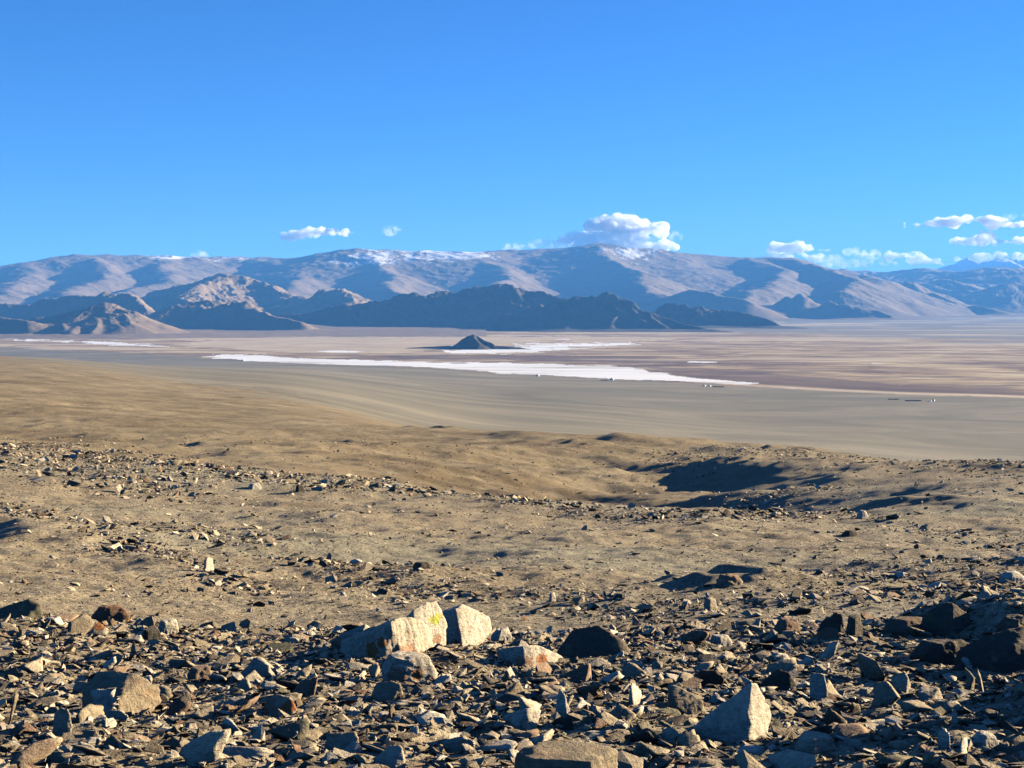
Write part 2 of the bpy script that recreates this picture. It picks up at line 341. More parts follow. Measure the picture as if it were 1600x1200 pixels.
massif = [([(-700, 450, 29000), (-300, 436, 29000), (0, 422, 29000), (60, 408, 29000), (120, 398, 29500), (220, 399, 30000), (320, 402, 31000), (400, 402, 31500), (480, 403, 31500), (535, 392, 30500), (560, 390, 30000), (620, 391, 30000), (700, 393, 30000), (745, 395, 30500), (790, 391, 31500), (870, 389, 31500), (935, 381, 31000), (985, 386, 31000), (1030, 397, 31000), (1060, 398, 31000)], .25, 450),
 ([(1030, 397, 31000), (1100, 399, 31000), (1170, 403, 31000), (1230, 403, 30500), (1280, 415, 30000), (1322, 428, 29700), (1345, 438, 29300)], .38, 350),
 ([(40, 412, 28500), (20, 440, 26000), (0, 462, 23500), (-40, 480, 21500)], .36, 150),
 ([(150, 404, 28500), (160, 425, 27000), (130, 447, 25000), (85, 462, 23000), (55, 474, 22000)], .36, 150),
 ([(250, 405, 29500), (275, 425, 27500), (240, 443, 25500), (200, 458, 24000)], .34, 150),
 ([(400, 406, 30500), (455, 420, 28500), (480, 435, 26500), (455, 452, 24500), (440, 468, 23000)], .36, 120),
 ([(560, 392, 29500), (590, 412, 28000), (620, 430, 26500), (600, 448, 25000), (620, 462, 23500)], .38, 100),
 ([(740, 398, 30000), (775, 418, 28000), (795, 432, 26500), (780, 445, 25000), (790, 460, 23500)], .38, 100),
 ([(930, 385, 30000), (960, 408, 28500), (1005, 425, 27000), (1010, 440, 25500), (1030, 460, 24000)], .38, 100),
 ([(1180, 404, 30500), (1215, 422, 28500), (1195, 440, 26500), (1180, 455, 25000), (1175, 470, 24000)], .36, 100),
 ([(1080, 452, 23500), (1115, 458, 23000), (1160, 470, 22500)], .42, 60),
 ([(1240, 405, 30000), (1290, 420, 28500), (1325, 434, 27000), (1310, 452, 25500), (1330, 470, 25000)], .36, 100),
 ([(1330, 428, 30000), (1378, 437, 28500), (1372, 452, 27000), (1390, 470, 26000)], .38, 100)]
def snow_m(px, py, z):
    s = .95*(.62*bl(px, py, 630, 396, 120, 20) + .75*bl(px, py, 715, 398, 55, 10) + .9*bl(px, py, 260, 401, 45, 5) + .55*bl(px, py, 370, 405, 80, 9) + .65*bl(px, py, 1000, 398, 60, 14) + .45*bl(px, py, 560, 410, 60, 14) + .35*bl(px, py, 940, 392, 90, 8))
    return s
hills("mountains", massif, 20500, 36000, 620, -420, 1640, 1500, 220, 2600, 22, 800, hill_material("mountain_rock", HPALE, HDRK, True), snow_m, k=60, label="long rounded desert massif dusted with snow")
H2PALE, H2DRK = (.27, .19, .125), (.17, .125, .085)
hills("hills", [([(200, 466, 20000), (300, 442, 20000), (350, 430, 20000), (400, 437, 20000), (450, 457, 19500), (495, 478, 19000)], .45, 60),
  ([(350, 431, 20000), (320, 446, 19200), (290, 468, 18300)], .42, 60),
  ([(440, 476, 19000), (500, 456, 19000), (530, 450, 19000), (548, 462, 18500), (575, 482, 18000)], .5, 40),
  ([(-200, 480, 17200), (-80, 478, 17000), (0, 479, 17000), (70, 470, 16800), (140, 463, 16500), (195, 456, 16500), (228, 476, 16000), (258, 494, 15600)], .62, 30),
  ([(232, 496, 15200), (262, 478, 15200), (300, 474, 15200), (350, 473, 15200), (362, 469, 15000), (410, 488, 14600), (465, 503, 14000)], .55, 40),
  ([(-200, 500, 12900), (-60, 496, 12800), (0, 497, 12700), (48, 504, 12500)], .6, 30),
  ([(38, 500, 13000), (75, 494, 12900), (110, 493, 12900), (160, 478, 12900), (185, 483, 12800), (208, 490, 12700), (221, 505, 12500)], .36, 20),
  ([(222, 500, 15600), (300, 502, 15700), (400, 501, 15700), (470, 507, 15400), (560, 513, 15000), (640, 517, 14600)], .075, 60),
  ([(160, 479, 12900), (175, 500, 12500), (190, 514, 12200)], .4, 20), ([(75, 494, 12900), (92, 508, 12500), (96, 520, 12200)], .42, 10), ([(135, 486, 12900), (148, 504, 12400), (142, 520, 12100)], .42, 10), ([(185, 484, 12800), (206, 506, 12300)], .42, 10), ([(110, 494, 12900), (115, 510, 12400), (105, 520, 12100)], .4, 20)],
  11600, 21500, 640, -300, 760, 900, 80, 1100, 36, 420, hill_material("hill_rock", H2PALE, H2DRK), label="near foothills left of the dark range")
DPALE, DDRK = (.095, .077, .058), (.035, .030, .024)  # both tones darker than those of the other hills
hills("dark_hills", [([(375, 500, 16200), (430, 494, 16200), (480, 489, 16200), (540, 478, 16200), (600, 470, 16200), (640, 463, 16200), (652, 458, 16200), (664, 463, 16200), (684, 454, 16200), (705, 461, 16200), (745, 452, 16200), (775, 448, 16200), (789, 444, 16200), (812, 453, 16100), (850, 459, 16000), (890, 470, 15800), (930, 490, 15600)], .74, 15),
  ([(770, 492, 15300), (820, 482, 15200), (870, 473, 15000), (910, 466, 15000), (952, 464, 15000), (975, 474, 14900), (1010, 488, 14700), (1060, 503, 14500), (1112, 516, 14200)], .74, 15),
  ([(652, 458, 16200), (668, 474, 15900)], .62, 20), ([(789, 446, 16200), (822, 468, 15800), (845, 492, 15500)], .62, 20), ([(745, 453, 16200), (752, 475, 15900), (748, 500, 15500)], .62, 20),
  ([(870, 474, 15000), (885, 492, 14700), (882, 508, 14500)], .62, 15), ([(952, 466, 15000), (962, 488, 14700), (955, 508, 14400)], .62, 15), ([(975, 474, 14900), (1005, 500, 14500)], .62, 15), ([(1010, 488, 14700), (1040, 508, 14400)], .62, 15),
  ([(540, 479, 16200), (555, 497, 15800)], .62, 20), ([(600, 471, 16200), (610, 492, 15800)], .62, 20),
  ([(1000, 492, 16600), (1030, 480, 16600), (1060, 475, 16600), (1100, 477, 16500), (1140, 487, 16400), (1180, 492, 16300), (1212, 506, 16000)], .62, 15)],
  13300, 17800, 560, 300, 1290, 1100, 60, 600, 46, 480, hill_material("dark_range_rock", DPALE, DDRK), label="dark jagged range rising from the far side of the plain")
hills("far_hills", [([(1150, 498, 24000), (1192, 488, 24000), (1228, 466, 24000), (1238, 470, 24000), (1256, 457, 24000), (1285, 476, 24000), (1302, 473, 23500), (1330, 479, 23000), (1356, 479, 23000), (1400, 492, 22800)], .55, 20),
  ([(1340, 470, 29500), (1380, 456, 29500), (1420, 442, 29500), (1440, 449, 29500), (1446, 466, 29000)], .5, 20), ([(1440, 452, 29500), (1490, 470, 28500), (1550, 482, 27500)], .3, 30),
  ([(1310, 422, 41000), (1380, 427, 41000), (1450, 420, 40000), (1500, 424, 39000), (1570, 418, 38000), (1700, 421, 38000), (1900, 420, 38000)], .2, 200),
  ([(1380, 445, 35000), (1480, 437, 35000), (1520, 450, 34000), (1560, 463, 33000)], .3, 80), ([(1560, 445, 33000), (1640, 440, 33000), (1760, 440, 33000)], .3, 80),
  ([(1710, 470, 22500), (1760, 448, 22500), (1860, 435, 22500), (2000, 430, 22500)], .5, 40), ([(1720, 480, 18800), (1790, 455, 18800), (1900, 445, 18800)], .5, 40), ([(1700, 480, 26000), (1780, 450, 26000), (1900, 440, 26000)], .5, 40)],
  17500, 44000, 520, 1120, 2100, 800, 120, 1500, 55, 1000, hill_material("far_hill_rock", HPALE, HDRK), label="far hills at the right end of the valley")
hills("snowy_mountains", [([(1300, 440, 64000), (1380, 430, 64000), (1450, 424, 63000), (1507, 407, 62000), (1530, 416, 62000), (1558, 400, 62000), (1600, 408, 62000), (1660, 402, 62000), (1800, 410, 62000), (2000, 415, 62000)], .42, 30)],
  56000, 66500, 120, 1290, 2050, 500, 200, 3000, 160, 2500, hill_material("snowy_rock", (.4, .33, .28), (.3, .26, .23), True), lambda px, py, z: .25+.75*smooth(422, 408, py), skirt=0, label="distant snow capped peaks")
hills("island_hill", [([(712, 537, 9320), (722, 530, 9310), (731, 525, 9300), (739, 523.5, 9300), (747, 525, 9300), (757, 530, 9270), (768, 537, 9240)], 1.15, 4), ([(760, 539, 9280), (800, 542, 9230), (828, 545, 9200)], .3, 6), ([(640, 543.5, 9350), (700, 540, 9330)], .3, 6), ([(739, 523, 9300), (745, 534, 9200)], .6, 5)],
  8950, 9700, 160, 600, 860, 520, 14, 120, 7, 90, hill_material("island_rock", (.07, .06, .05), (.04, .035, .03), scale=6), skirt=0, k=5., label="small dark cone shaped hill standing alone in the salt flats")

# ------------------------------------------------------------------ stones
def rock_material(name, accents=None, stops=None):
    m = N(name); tc = m.n("ShaderNodeTexCoord").outputs["Object"]; t = m.at("tint"); p = m.pos()
    base = m.ramp(t, stops or [(0, (.06, .05, .038)), (.15, (.21, .16, .10)), (.35, (.39, .30, .18)), (.58, (.54, .43, .275)), (.78, (.68, .58, .42)), (.9, (.26, .14, .075)), (1, (.15, .155, .09))])
    v = m.noise(30, p, 6, .7); c = m.mix(m.rng(v, .3, .7), m.mix(.45, base, (.06, .05, .04), 'MIX'), base)
    c = m.mix(m.rng(m.noise(9, p, 5, .6), .55, .72, 0, .5), c, (.42, .29, .16)); c = m.mix(m.rng(m.noise(3.1, p, 5, .65), .56, .66, 0, .5), c, (.26, .13, .065))
    for (col, ax, az, rad) in accents or []:      # lichen patch at its own spot on the stone (metres from its foot)
        sv = m.n("ShaderNodeSeparateXYZ"); m.l(tc, sv.inputs[0])
        dd = m.math('SQRT', m.math('ADD', m.math('POWER', m.math('SUBTRACT', sv.outputs[0], ax), 2.0), m.math('POWER', m.math('SUBTRACT', sv.outputs[2], az), 2.0)))
        k = m.math('ADD', m.math('DIVIDE', dd, rad), m.math('MULTIPLY', m.math('SUBTRACT', m.noise(38, tc, 5, .7), .5), 2.6))
        c = m.mix(m.rng(k, 1.0, .8), c, col)
    layers = m.noise(14, p, 5, .6, (1, 1.4, 5.5))
    h = m.math('ADD', m.math('MULTIPLY', layers, 1.6), m.noise(70, p, 5, .7))
    return m.done(c, m.bump(h, .9, .012))
MSTONE = rock_material("stone"); 
rng = np.random.default_rng(7)
def hull(pts):
    bm = bmesh.new()
    for q in pts: bm.verts.new(q)
    r = bmesh.ops.convex_hull(bm, input=bm.verts[:]); bmesh.ops.delete(bm, geom=[v for v in bm.verts if not v.link_faces], context='VERTS')
    bmesh.ops.triangulate(bm, faces=bm.faces[:]); bm.verts.index_update(); bm.normal_update()
    V = np.array([v.co[:] for v in bm.verts]); Fc = np.array([[v.index for v in f.verts] for f in bm.faces])
    Nn = np.array([f.normal[:] for f in bm.faces]); bm.free(); return V, Fc, Nn
def stone_pts(n, flat, long_):
    p = rng.normal(size=(n, 3)); p /= np.linalg.norm(p, axis=1)[:, None]; p *= rng.uniform(.75, 1.1, (n, 1))
    return p*np.array([long_, 1, flat])
PROTO = [hull(stone_pts(int(rng.integers(8, 14)), rng.uniform(.14, .5), rng.uniform(1.0, 1.9)))[:2] for _ in range(40)]
def rotmats(n, tilt, big=None):
    a = rng.uniform(0, 2*np.pi, n); b = rng.normal(0, tilt, n); c = rng.normal(0, tilt, n)
    if big is not None: up = rng.random(n) < big; b = np.where(up, rng.uniform(.8, 1.6, n), b)
    ca, sa_, cb, sb, cc, sc = np.cos(a), np.sin(a), np.cos(b), np.sin(b), np.cos(c), np.sin(c); o = np.zeros(n); i = np.ones(n)
    Rz = np.array([[ca, -sa_, o], [sa_, ca, o], [o, o, i]]); Rx = np.array([[i, o, o], [o, cb, -sb], [o, sb, cb]]); Ry = np.array([[cc, o, sc], [o, i, o], [-sc, o, cc]])
    return np.einsum('ijn,jkn,kln->nil', Rz, Rx, Ry)
def scatter_mesh(name, X, Y, S, tilt, up=.06, sink=.25):
    n = len(X); Z = height(X, Y); Rm = rotmats(n, tilt, up); pr = rng.integers(0, len(PROTO), n); tn = rng.random(n)
    Vs, Fs, Ts = [], [], []; off = 0
    for k, (V, Fc) in enumerate(PROTO):
        ii = np.nonzero(pr == k)[0]
        if not len(ii): continue
        W = np.einsum('nij,vj->nvi', Rm[ii], V)*(S[ii]*.5)[:, None, None]
        W = W + np.stack([X[ii], Y[ii], Z[ii]+S[ii]*sink*.5], -1)[:, None, :]
        Vs.append(W.reshape(-1, 3)); Fs.append((Fc[None]+(np.arange(len(ii))*len(V))[:, None, None]+off).reshape(-1, 3)); off += len(ii)*len(V)
        Ts.append(np.repeat(tn[ii], len(V)))
    me = mesh_np(name, np.concatenate(Vs), np.concatenate(Fs), MSTONE, False); attr(me, "tint", np.concatenate(Ts)); return me
def sizes(n, lo, hi, a):
    q = rng.random(n); return (lo**(1-a) + q*(hi**(1-a)-lo**(1-a)))**(1/(1-a))

# ---- high resolution rocks: cut polyhedra with layered, chipped faces
ICO = {}
def ico(sub):
    if sub not in ICO:
        bm = bmesh.new(); bmesh.ops.create_icosphere(bm, subdivisions=sub, radius=1); bm.verts.index_update()
        ICO[sub] = (np.array([v.co[:] for v in bm.verts]), np.array([[v.index for v in f.verts] for f in bm.faces])); bm.free()
    return ICO[sub]
def carve(pts, sub, seed, rough=.035, layer=.03, ltilt=None):
    pts = np.array(pts, float); c = pts.mean(0); size = np.ptp(pts, axis=0).max()/2
    V, Fc, Nn = hull((pts-c)/size); D = (Nn*V[Fc[:, 0]]).sum(1)
    dirs, faces = ico(sub)
    dots = dirs@Nn.T; r = np.where(dots > 1e-4, D[None]/np.maximum(dots, 1e-4), 9).min(1)
    r = 1/((np.maximum(dots, 0)/D[None])**60).sum(1)**(1/60)
    P = dirs*r[:, None]
    b = np.array(ltilt or (.25, .15, 1.)); b = b/np.linalg.norm(b)
    s = P@b*7 + .9*noise3(P*2.2, seed); st = np.floor(s); fr = s-st
    lay = hsh(st, st*0, 0, seed)-.5 - .6*np.exp(-((fr-.5)/.09)**2)*.4
    d = layer*lay + rough*(noise3(P*4, seed+1)+.5*noise3(P*9, seed+2)+.25*noise3(P*20, seed+3))
    chips = np.maximum(0, noise3(P*3.2, seed+5)-.35)*-.10
    P = P*(1+(d+chips)[:, None])
    return P*size+c, faces
def rock_obj(name, V, faces, loc, tint, mat, label, cat, group=None):
    me = mesh_np(name, V, faces, mat, True); attr(me, "tint", np.full(len(V), tint))
    me.polygons.foreach_set("use_smooth", np.full(len(faces), len(V) > 300, dtype=bool))
    o = link(bpy.data.objects.new(name, me)); o.location = loc; tag(o, label, cat, group); return o
OR_, OR2, YL = (.38, .15, .055), (.36, .21, .12), (.5, .45, .06)
LICHEN = rock_material("stone_with_orange_lichen", [(OR_, .04, .04, .035), (OR2, -.06, .02, .06)])
YELLOW = rock_material("stone_with_rust_lichen", [(OR_, -.16, .05, .05), (OR2, .02, .0, .09), (OR_, -.10, .11, .035)])
YSPOT = rock_material("stone_with_yellow_lichen", [((.40, .38, .07), .05, .16, .035), (OR2, .06, .04, .03)])
HEROES = []  # (x, y, radius, short phrase)
def hero(px, py, pts, label, tint=.5, mat=None, sub=5, cat="rock", name="rock", phrase=None, Y=None, seed=0, rough=.035, layer=.03, lt=None):
    Y = Y or row_to_depth(px, py); x = (px-800)/F*Y; z = EYE+(PH-py)/F*Y; s = Y/F
    V, fc = carve(pts, sub, seed+len(HEROES)*11+3, rough, layer, lt)
    o = rock_obj(name, V*s, fc, (x, Y, z), tint, mat or MSTONE, label, cat)
    P = np.array(pts); HEROES.append((x+P[:, 0].mean()*s, Y+P[:, 1].mean()*s, max(np.ptp(P[:, 0]), np.ptp(P[:, 1]))*.5*s, phrase, px)); return o
def blk(w, h, d=None, sk=0., top=.7, seed=0):
    """irregular block of w x h pixels, skewed by sk, with a smaller top"""
    r = np.random.default_rng(seed+int(w*7+h)); d = d or w*.7; q = []
    for (x, y) in ((-.5, .1), (-.36, -.3), (-.12, -.5), (.5, .0), (.38, .45), (-.3, .5)):
        q.append((x*w*r.uniform(.85, 1.05), y*d, -h*.35)); q.append((x*w*r.uniform(.9, 1.05), y*d*r.uniform(.8, 1.1), h*r.uniform(.2, .5)))
        q.append((x*w*top*r.uniform(.7, 1.1)+sk*w, y*d*top, h*r.uniform(.85, 1.02)))
    return q
B, BN = "boulder", "boulder"
hero(626, 1024, [(-100, 40, 14), (-94, 25, -14), (-50, 70, 20), (-26, -36, 44), (-10, -30, 60), (4, -6, 64), (18, 6, 50), (40, 34, 44), (44, 34, 8), (46, 60, 0), (16, -30, -20), (-30, -58, -26), (-62, -15, -20)],
     "largest boulder on the crest, tan with orange lichen and a dark left side", .66, YELLOW, 6, B, BN, "the lichen-stained crest boulder", lt=(1, .2, .3), rough=.06, layer=.05)
hero(668, 1010, [(-36, 10, -5), (-32, -16, 50), (-22, -18, 62), (-4, 0, 68), (12, 20, 68), (20, 34, 50), (30, 30, 26), (26, 24, -6), (-16, -40, -8), (10, 60, 0), (-30, 50, 20)],
     "tan upright block with a yellow lichen spot between the two biggest crest boulders", .72, YSPOT, 6, B, BN, "the yellow-spotted block", lt=(1, .3, -.2), rough=.06, layer=.05)
hero(727, 1008, [(-38, 30, -8), (-38, 35, 46), (-16, -18, 60), (-4, -4, 66), (10, 12, 54), (38, 42, 36), (42, 36, 16), (26, 16, -4), (-2, -38, -8), (20, 60, 0), (-24, 60, 20)],
     "pale split upright boulder standing just right of the lichen-stained one", .74, None, 6, B, BN, "the pale split boulder", lt=(1, .1, -.6))
hero(640, 1062, blk(92, 40, 60, 0, .75, 3), "low tan boulder with orange lichen below the largest crest boulder", .7, LICHEN, 5, B, BN, "the low orange-stained boulder")
hero(545, 1014, [(-30, 0, -8), (-28, -10, 18), (0, 0, 26), (26, 0, 40), (32, 10, 34), (36, 0, 10), (10, -20, -6), (10, 20, 0)], "pinkish pointed rock leaning left of the lichen-stained boulder", .72, LICHEN, 5, phrase="the pinkish leaning rock")
hero(782, 1003, blk(34, 22, 30, .1, .6, 5), "small pale wedge against the right foot of the split boulder", .76, phrase="the small pale wedge")
hero(835, 1040, [(-60, 30, 18), (-55, 20, 0), (-20, -15, 34), (6, 0, 34), (52, 30, 4), (44, 10, -8), (-14, -45, -10), (0, 50, 0), (-55, 50, 10)], "broad boulder with a black left flank and an orange-flecked right slope", .7, LICHEN, 5, B, BN, "the orange-flecked broad boulder")
hero(925, 1024, [(-62, 0, -5), (-50, 10, 10), (-30, 10, 38), (10, 10, 46), (40, 5, 32), (66, 0, 5), (50, -20, -6), (-30, -25, -8), (0, 50, 5)], "dark low boulder sloping down to the left on the middle of the crest", .1, None, 5, B, BN, "the dark low crest boulder")
hero(187, 1110, [(-66, 20, -8), (-64, 25, 34), (-44, 34, 54), (10, 20, 56), (34, 20, 46), (56, 34, 28), (60, 30, 6), (48, 4, -8), (14, -44, -8), (6, -34, 22), (-40, -20, -8), (30, 60, 0)], "big grey boulder with a black hollow top in the left foreground", .3, None, 6, B, BN, "the big grey foreground boulder", lt=(.2, .5, 1))
hero(1172, 1150, [(-98, 40, -8), (-80, 50, 4), (-12, 0, 70), (2, -6, 88), (10, 2, 84), (34, 30, 42), (40, 34, 24), (30, 24, -6), (-6, -40, -12), (-12, -30, 30), (-50, 0, -10), (20, 60, 0)], "steep pointed boulder with a bright right edge and a long black left side", .72, None, 6, B, BN, "the steep pointed boulder", lt=(1, .1, .5))
hero(905, 1222, [(-104, 0, 0), (-100, 5, 44), (-60, 40, 54), (30, 46, 50), (64, 30, 42), (66, 25, 0), (20, -40, 0), (-70, -45, 0), (-80, -30, 46), (18, -38, 44)], "flat-topped dark block cut off by the bottom edge of the view", .25, None, 6, B, BN, "the flat-topped dark block", lt=(0, .1, 1))
hero(1072, 1112, [(-28, 0, -4), (-28, 10, 40), (-10, 10, 38), (26, 0, 18), (30, -6, 2), (14, -18, -8), (-20, -20, 12), (10, 24, 10)], "grey banded block tilted down to the right", .35, phrase="the grey banded block", lt=(-.5, .2, 1), layer=.06)
hero(1279, 1091, [(-14, 0, -4), (-13, 8, 38), (-4, 2, 40), (10, 2, 38), (13, 0, 20), (14, -6, 4), (0, -10, -4), (8, 14, 0)], "small upright slab standing like a post in the scree", .76, phrase="the upright post-like slab", lt=(1, 0, 0))
hero(1274, 1184, blk(70, 38, 50, 0, .8, 8), "tan banded block in front of the wide shadow at lower right", .6, phrase="the tan banded block", cat="rock")
hero(1222, 1080, [(-40, 10, 0), (-25, 10, 18), (-4, 8, 34), (12, 4, 28), (24, 0, 8), (10, -14, -6), (-20, -14, -6), (10, 30, 0)], "black wedge shaped rock just behind the steep pointed boulder", .05, phrase="the black wedge rock")
hero(1511, 1046, [(-10, 0, 16), (-8, 2, 20), (0, 0, 20), (6, -2, 10), (10, -2, -3), (4, -5, -3), (0, 6, 4)], "small white leaf-shaped slab shining against the dark outcrop", .78, phrase="the white leaf-shaped slab", sub=4)
hero(1480, 1034, blk(120, 34, 70, -.05, .6, 71), "wide black slab at the left end of the dark outcrop", .05, None, 5, B, BN, "the wide black outcrop slab", rough=.06, layer=.015)
hero(1572, 1046, [(-80, 20, -8), (-70, 30, 22), (-20, 30, 48), (40, 40, 60), (90, 40, 50), (90, -10, 0), (0, -40, -12), (-50, -20, -10), (10, -10, 40)], "black humped boulder running off the right edge of the view", .05, None, 6, B, BN, "the black humped boulder", rough=.06, layer=.012)
hero(1590, 992, blk(70, 30, 50, 0, .6, 72), "black block on the skyline of the outcrop at the right edge", .08, None, 5, B, BN, "the black edge block", rough=.06, layer=.015)
hero(1725, 1108, blk(210, 175, 150, 0, .75, 73), "tall unseen boulder added past the right edge to cast the wide shadow", .3, None, 5, B, BN, None, rough=.06, layer=.015)  # out of view, added to throw the wide shadow at lower right
hero(1700, 1176, blk(150, 60, 100, 0, .75, 74), "lower unseen boulder added past the right edge beside the tall one", .3, None, 5, B, BN, None, rough=.06, layer=.015)  # also out of view, added to widen that shadow
hero(1483, 985, [(-46, 10, -8), (-38, 12, 24), (-8, 10, 42), (8, 8, 44), (38, 8, 20), (40, 0, -6), (0, -30, -8), (0, 40, 0)], "dark peaked boulder on top of the black outcrop", .08, None, 5, B, BN, "the dark peaked boulder")
hero(1420, 992, blk(90, 26, 50, 0, .6, 13), "low dark slab leaning left below the dark peaked boulder", .12, phrase="the low dark slab")
hero(1306, 993, [(-34, 0, -4), (-22, 8, 20), (2, 6, 36), (12, 4, 32), (14, -6, 0), (0, -14, -4), (0, 20, 0)], "black pointed rock on the crest left of the outcrop", .06, phrase="the black pointed crest rock")
hero(1336, 992, blk(26, 32, 24, 0, .85, 15), "squarish dark rock beside the black pointed crest rock", .1, phrase="the squarish dark rock")
hero(1230, 990, blk(40, 24, 30, 0, .8, 16), "pair-like dark brown block near the middle right of the crest", .88, phrase="the dark brown crest block")
hero(1127, 1010, blk(34, 18, 26, 0, .8, 17), "bright squarish stone on the rubble below the crest", .77, phrase="the bright squarish stone")
hero(35, 966, [(-48, 0, -4), (-40, 10, 14), (6, 16, 28), (28, 8, 20), (32, 0, 0), (0, -24, -4), (-30, -18, -4), (0, 40, 0)], "greenish grey slab with pale streaks on the far left of the crest", .98, None, 5, B, BN, "the greenish slab")
hero(146, 988, [(-34, 10, 20), (-24, 0, 24), (0, 5, 20), (26, 0, 4), (24, -10, -4), (0, -16, -4), (-10, 20, 6)], "tan tilted slab with a rusty upper edge right of the greenish slab", .62, LICHEN, phrase="the rusty-edged tan slab")
hero(170, 972, blk(66, 26, 40, 0, .6, 20), "dark brown rock behind the rusty-edged tan slab", .9, phrase="the dark brown rock")
hero(262, 990, blk(34, 22, 30, 0, .8, 22), "pale blocky rock beside a black one on the left crest", .7, phrase="the pale blocky rock")
hero(236, 1000, blk(30, 18, 30, 0, .8, 23), "small black blocky rock touching the pale blocky rock", .04, phrase="the small black block")
hero(437, 1118, [(-28, 0, -4), (-24, 8, 24), (-6, 8, 32), (16, 6, 28), (28, 0, 10), (22, -12, -4), (-10, -18, -4), (0, 26, 0)], "rounded tan rock with rust veins in the middle left scree", .6, LICHEN, phrase="the rounded rust-veined rock")
hero(602, 1090, [(-26, 0, -4), (-14, 8, 22), (10, 6, 26), (24, 2, 22), (30, -2, 4), (10, -14, -4), (-10, -14, -4), (0, 24, 0)], "grey domed rock with a white right edge", .4, phrase="the grey domed rock")
hero(535, 1172, [(-30, 0, -4), (-26, 10, 24), (20, 10, 26), (26, 0, 20), (28, -8, 0), (0, -20, -4), (0, 26, 0)], "pale grey block with a bright right face in the lower left scree", .5, phrase="the pale grey block")
hero(612, 1200, [(-40, 10, -8), (-30, 10, 10), (-4, 8, 34), (16, 4, 34), (24, -6, 0), (0, -20, -8), (0, 30, 0)], "speckled upright rock at the bottom left of centre", .66, phrase="the speckled upright rock")
hero(98, 1146, [(-18, 0, -4), (-16, 8, 30), (-6, 6, 42), (8, 4, 36), (18, -4, 10), (10, -14, -6), (0, 20, 0)], "egg-shaped upright stone near the left edge", .5, phrase="the egg-shaped upright stone")
hero(312, 1062, blk(40, 22, 28, 0, .8, 30), "reddish stone with a bright end in the upper left scree", .88, phrase="the reddish stone")
hero(370, 1180, [(-60, 0, 0), (-58, 10, 14), (56, 6, 10), (60, 0, 0), (40, -16, -4), (-40, -16, -4), (0, 18, 2)], "long pale plank-like slab in the lower left foreground", .7, phrase="the long plank-like slab", lt=(0, 0, 1))
hero(880, 1122, [(-14, 0, -4), (-10, 4, 34), (-5, 2, 48), (2, 0, 40), (12, -2, 8), (6, -10, -6), (0, 14, 0)], "sharp white tooth of stone standing in the middle scree", .78, phrase="the sharp white tooth")
hero(1355, 1090, blk(26, 16, 22, 0, .8, 41), "small white block left of the wide shadow", .8, phrase="the small white block")
hero(1492, 1140, [(-7, 0, -4), (-4, 2, 34), (0, 2, 38), (4, 0, 30), (5, -3, -4), (0, 8, 0)], "thin bright splinter standing inside the wide shadow", .8, phrase="the thin bright splinter", sub=4)
hero(1540, 1170, blk(46, 26, 30, 0, .6, 44), "bright triangular stone near the bottom right corner", .76, phrase="the bright triangular stone")
hero(1476, 1168, [(-12, 0, -4), (-10, 4, 28), (-2, 3, 34), (8, 0, 24), (8, -6, -4), (0, 10, 0)], "small pale hooked rock at the left end of the wide shadow", .74, phrase="the small hooked rock", sub=4)
# rocks further down the slope
hero(398, 764, blk(22, 9, 20, 0, .7, 51), "pale flat rock on the near hillside left of centre", .78, sub=3, phrase="the pale flat hillside rock")
hero(468, 768, blk(15, 11, 14, 0, .7, 52), "black rock on the hillside right of the pale flat one", .05, sub=3, phrase="the black hillside rock")
hero(325, 892, [(-8, 4, -4), (-5, -4, 20), (-1, -2, 25), (6, 8, 20), (8, 8, 0), (-2, -8, -4), (0, 10, 0)], "thin pale stone standing upright on the slope at left", .8, sub=4, phrase="the thin standing stone")
hero(1348, 810, blk(20, 13, 16, 0, .6, 54), "pale wedge rock on the smooth slope at right", .76, sub=3, phrase="the pale wedge rock")
hero(1328, 838, blk(26, 10, 22, 0, .6, 55), "dark flat rock on the smooth slope below the pale wedge", .04, sub=3, phrase="the dark flat slope rock")
hero(1110, 954, blk(22, 20, 20, 0, .7, 56), "rounded grey-tan stone on the gravel behind the crest", .5, sub=4, phrase="the rounded gravel stone")
hero(863, 940, blk(12, 15, 12, 0, .7, 57), "small white upright stone on the gravel behind the crest", .8, sub=3, phrase="the small white upright stone")
hero(660, 888, blk(34, 10, 26, 0, .6, 58), "dark rock on the gravel slope above the crest boulders", .05, sub=3, phrase="the dark gravel-slope rock")
hero(1140, 915, blk(44, 18, 30, 0, .6, 59), "rubbly dark rock heap end on the gravel ridge right of centre", .3, sub=4, phrase="the ridge end rock", layer=.08, rough=.08)
hero(1582, 906, blk(44, 14, 26, 0, .6, 60), "pale ledge rock on the gravel ridge at the right edge", .78, sub=4, phrase="the pale ledge rock")
hero(1072, 717, blk(12, 9, 12, 0, .7, 61), "lone brown stone beyond the shaded hollow", .5, sub=3, phrase="the lone hollow stone") if False else None

